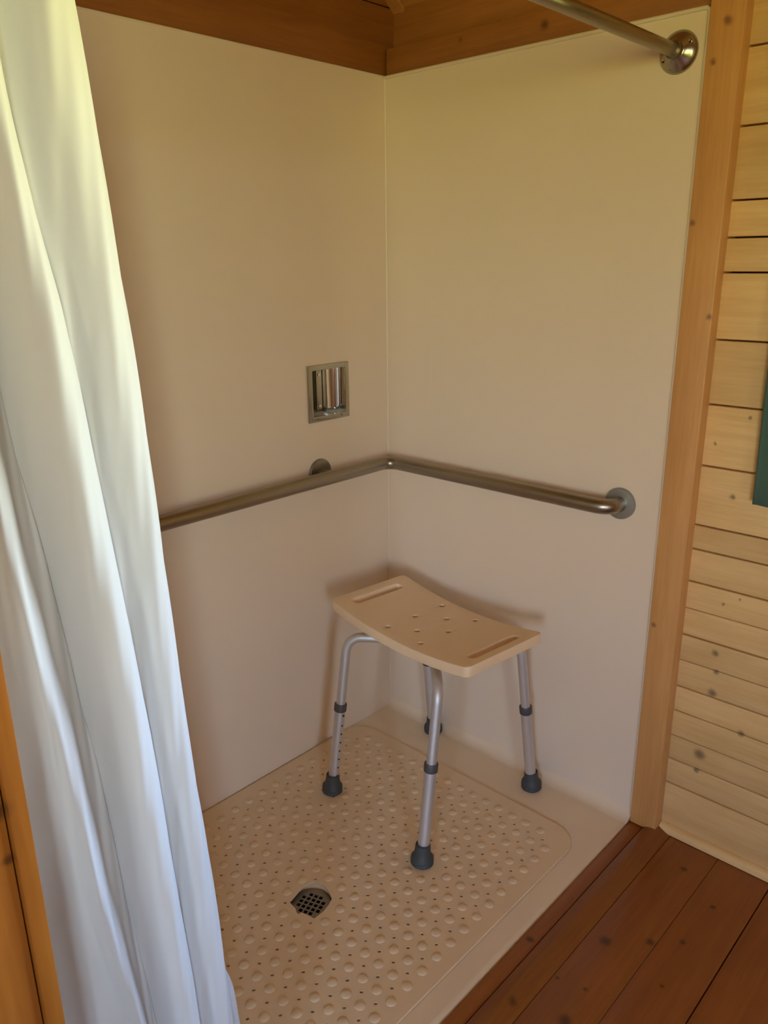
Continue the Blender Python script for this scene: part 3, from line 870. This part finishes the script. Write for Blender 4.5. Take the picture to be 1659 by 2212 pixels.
def section(z):
    x1, x2, x3, x4 = (lin(z, *E) for E in (E1, E2, E3, E4))
    x1, x2, x3, x4 = x1 - .0125, x2 - .0060, x3 - .0120, x4 - .0040
    x5 = 1.500
    k = 1.0 + .15 * (1.0 - z)
    back = .012 if z > .50 else .012 - .040 * min(1, (.50 - z) / .12)
    g1, g2, g3 = x2 - x1, x3 - x2, x4 - x3
    P = [(x1 + .050, .772), (x1 + .026, .775), (x1 + back, .790), (x1 + .0012, .803), (x1, .815)]
    # first fold: low crest, its trough still open to the side light
    P += [(x1 + .03 * g1, .8240), (x1 + .13 * g1, .8320), (x1 + .28 * g1, .8375), (x1 + .45 * g1, .8370), (x1 + .62 * g1, .8300), (x1 + .80 * g1, .8235), (x1 + .95 * g1, .8225)]
    # second fold: full crest
    P += [(x2 - .0003, .8255), (x2 + .015 * g2, .8330), (x2 + .12 * g2, .8450), (x2 + .28 * g2, .8550), (x2 + .46 * g2, .8570), (x2 + .64 * g2, .8480), (x2 + .80 * g2, .8290), (x2 + .94 * g2, .8130)]
    # third fold: lies in the shade of the second
    P += [(x3 - .0004, .8060), (x3 + .02 * g3, .8090), (x3 + .16 * g3, .8120), (x3 + .38 * g3, .8180), (x3 + .62 * g3, .8310), (x3 + .80 * g3, .8360), (x3 + .93 * g3, .8310)]
    # tail running back to the jamb
    P += [(x4 + .002, .8240), (x4 + .010, .8150), ((x4 + x5) / 2 + .004, .8010), (x5 - .020, .7930), (x5 - .004, .7900)]
    return P
def catmull(P, n):
    P = [np.array(p_) for p_ in P]; out = []
    for i in range(len(P) - 1):
        p0 = P[max(i - 1, 0)]; p1 = P[i]; p2 = P[i + 1]; p3 = P[min(i + 2, len(P) - 1)]
        for k in range(n):
            t = k / n
            out.append(.5 * ((2 * p1) + (-p0 + p2) * t + (2 * p0 - 5 * p1 + 4 * p2 - p3) * t * t + (-p0 + 3 * p1 - 3 * p2 + p3) * t ** 3))
    out.append(P[-1]); return out
curtain = thing('shower_curtain', 'white shower curtain gathered in soft vertical folds at the left end of the rod', 'curtain', (1.4, ry, .10))
co_ = Vector((1.4, ry, .10))
bm = bmesh.new()
rows = []
zs = list(np.linspace(1.775, .10, 90))
# smooth the sections down the drop
secs = np.array([[list(p_) for p_ in section(z)] for z in zs])
for _ in range(3):
    s2 = secs.copy(); s2[1:-1] = .25 * secs[:-2] + .5 * secs[1:-1] + .25 * secs[2:]; secs = s2
for z, S in zip(zs, secs):
    pts = catmull(S, 5)
    row = []
    for i, q in enumerate(pts):
        wob = .0012 * math.sin(z * 19 + i * .35) + .0008 * math.sin(z * 43 + i * .8)
        row.append(bm.verts.new((q[0] - co_.x, q[1] + wob - co_.y, z - co_.z)))
    rows.append(row)
for a, b_ in zip(rows, rows[1:]):
    for i in range(len(a) - 1): bm.faces.new((a[i], a[i + 1], b_[i + 1], b_[i]))
cl = obj('cloth', bm, M_CLOTH, curtain, smooth=False)
cl.data.polygons.foreach_set('use_smooth', [True] * len(cl.data.polygons))
sm = cl.modifiers.new('thickness', 'SOLIDIFY'); sm.thickness = .0012
for k in range(6):
    x = 1.335 + .030 * k
    bm = bmesh.new()
    cpts = [Vector((x - co_.x, .0215 * math.cos(t) , rz - .008 - co_.z + .0225 * math.sin(t))) for t in [2 * math.pi * q / 20 for q in range(20)]]
    cpts.append(cpts[0]); add_tube(bm, cpts, .0018, 8, caps=False)
    obj('curtain_ring', bm, M_CHROME, curtain, smooth=True)

# ================================================================== GREEN WINDOW CURTAIN
gc = thing('window_curtain', 'dark green cloth curtain hanging at the window beside the shower post', 'curtain', (.02, 1.075, .915))
gco = Vector((.02, 1.075, .915))
bm = bmesh.new(); rows = []
for k in range(14):
    z = .9245 + (1.84 - .9245) * k / 13
    row = []
    for i in range(40):
        t = i / 39
        row.append(bm.verts.new(Vector((.020 + .010 * (1 - math.cos(t * 5 * math.pi)) * .5 + (.002 if k == 0 else 0), 1.0735 + .170 * t + .003 * math.sin(z * 9), z + (.0025 * math.sin(t * 9) if k == 0 else 0))) - gco))
    rows.append(row)
for a, b_ in zip(rows, rows[1:]):
    for i in range(39): bm.faces.new((a[i], a[i + 1], b_[i + 1], b_[i]))
g = obj('cloth', bm, M_GREEN, gc); g.data.polygons.foreach_set('use_smooth', [True] * len(g.data.polygons))
sm = g.modifiers.new('thickness', 'SOLIDIFY'); sm.thickness = .002
bm = bmesh.new(); add_tube(bm, [Vector((.025, 1.03, 1.846)) - gco, Vector((.025, 2.30, 1.846)) - gco], .007, 12)
obj('curtain_pole', bm, M_STEEL, gc, smooth=True)
for y_ in (1.05, 2.28):
    box('pole_bracket', Vector((-.0225, y_ - .008, 1.838)) - gco, Vector((.030, y_ + .008, 1.854)) - gco, M_STEEL, gc, .001)
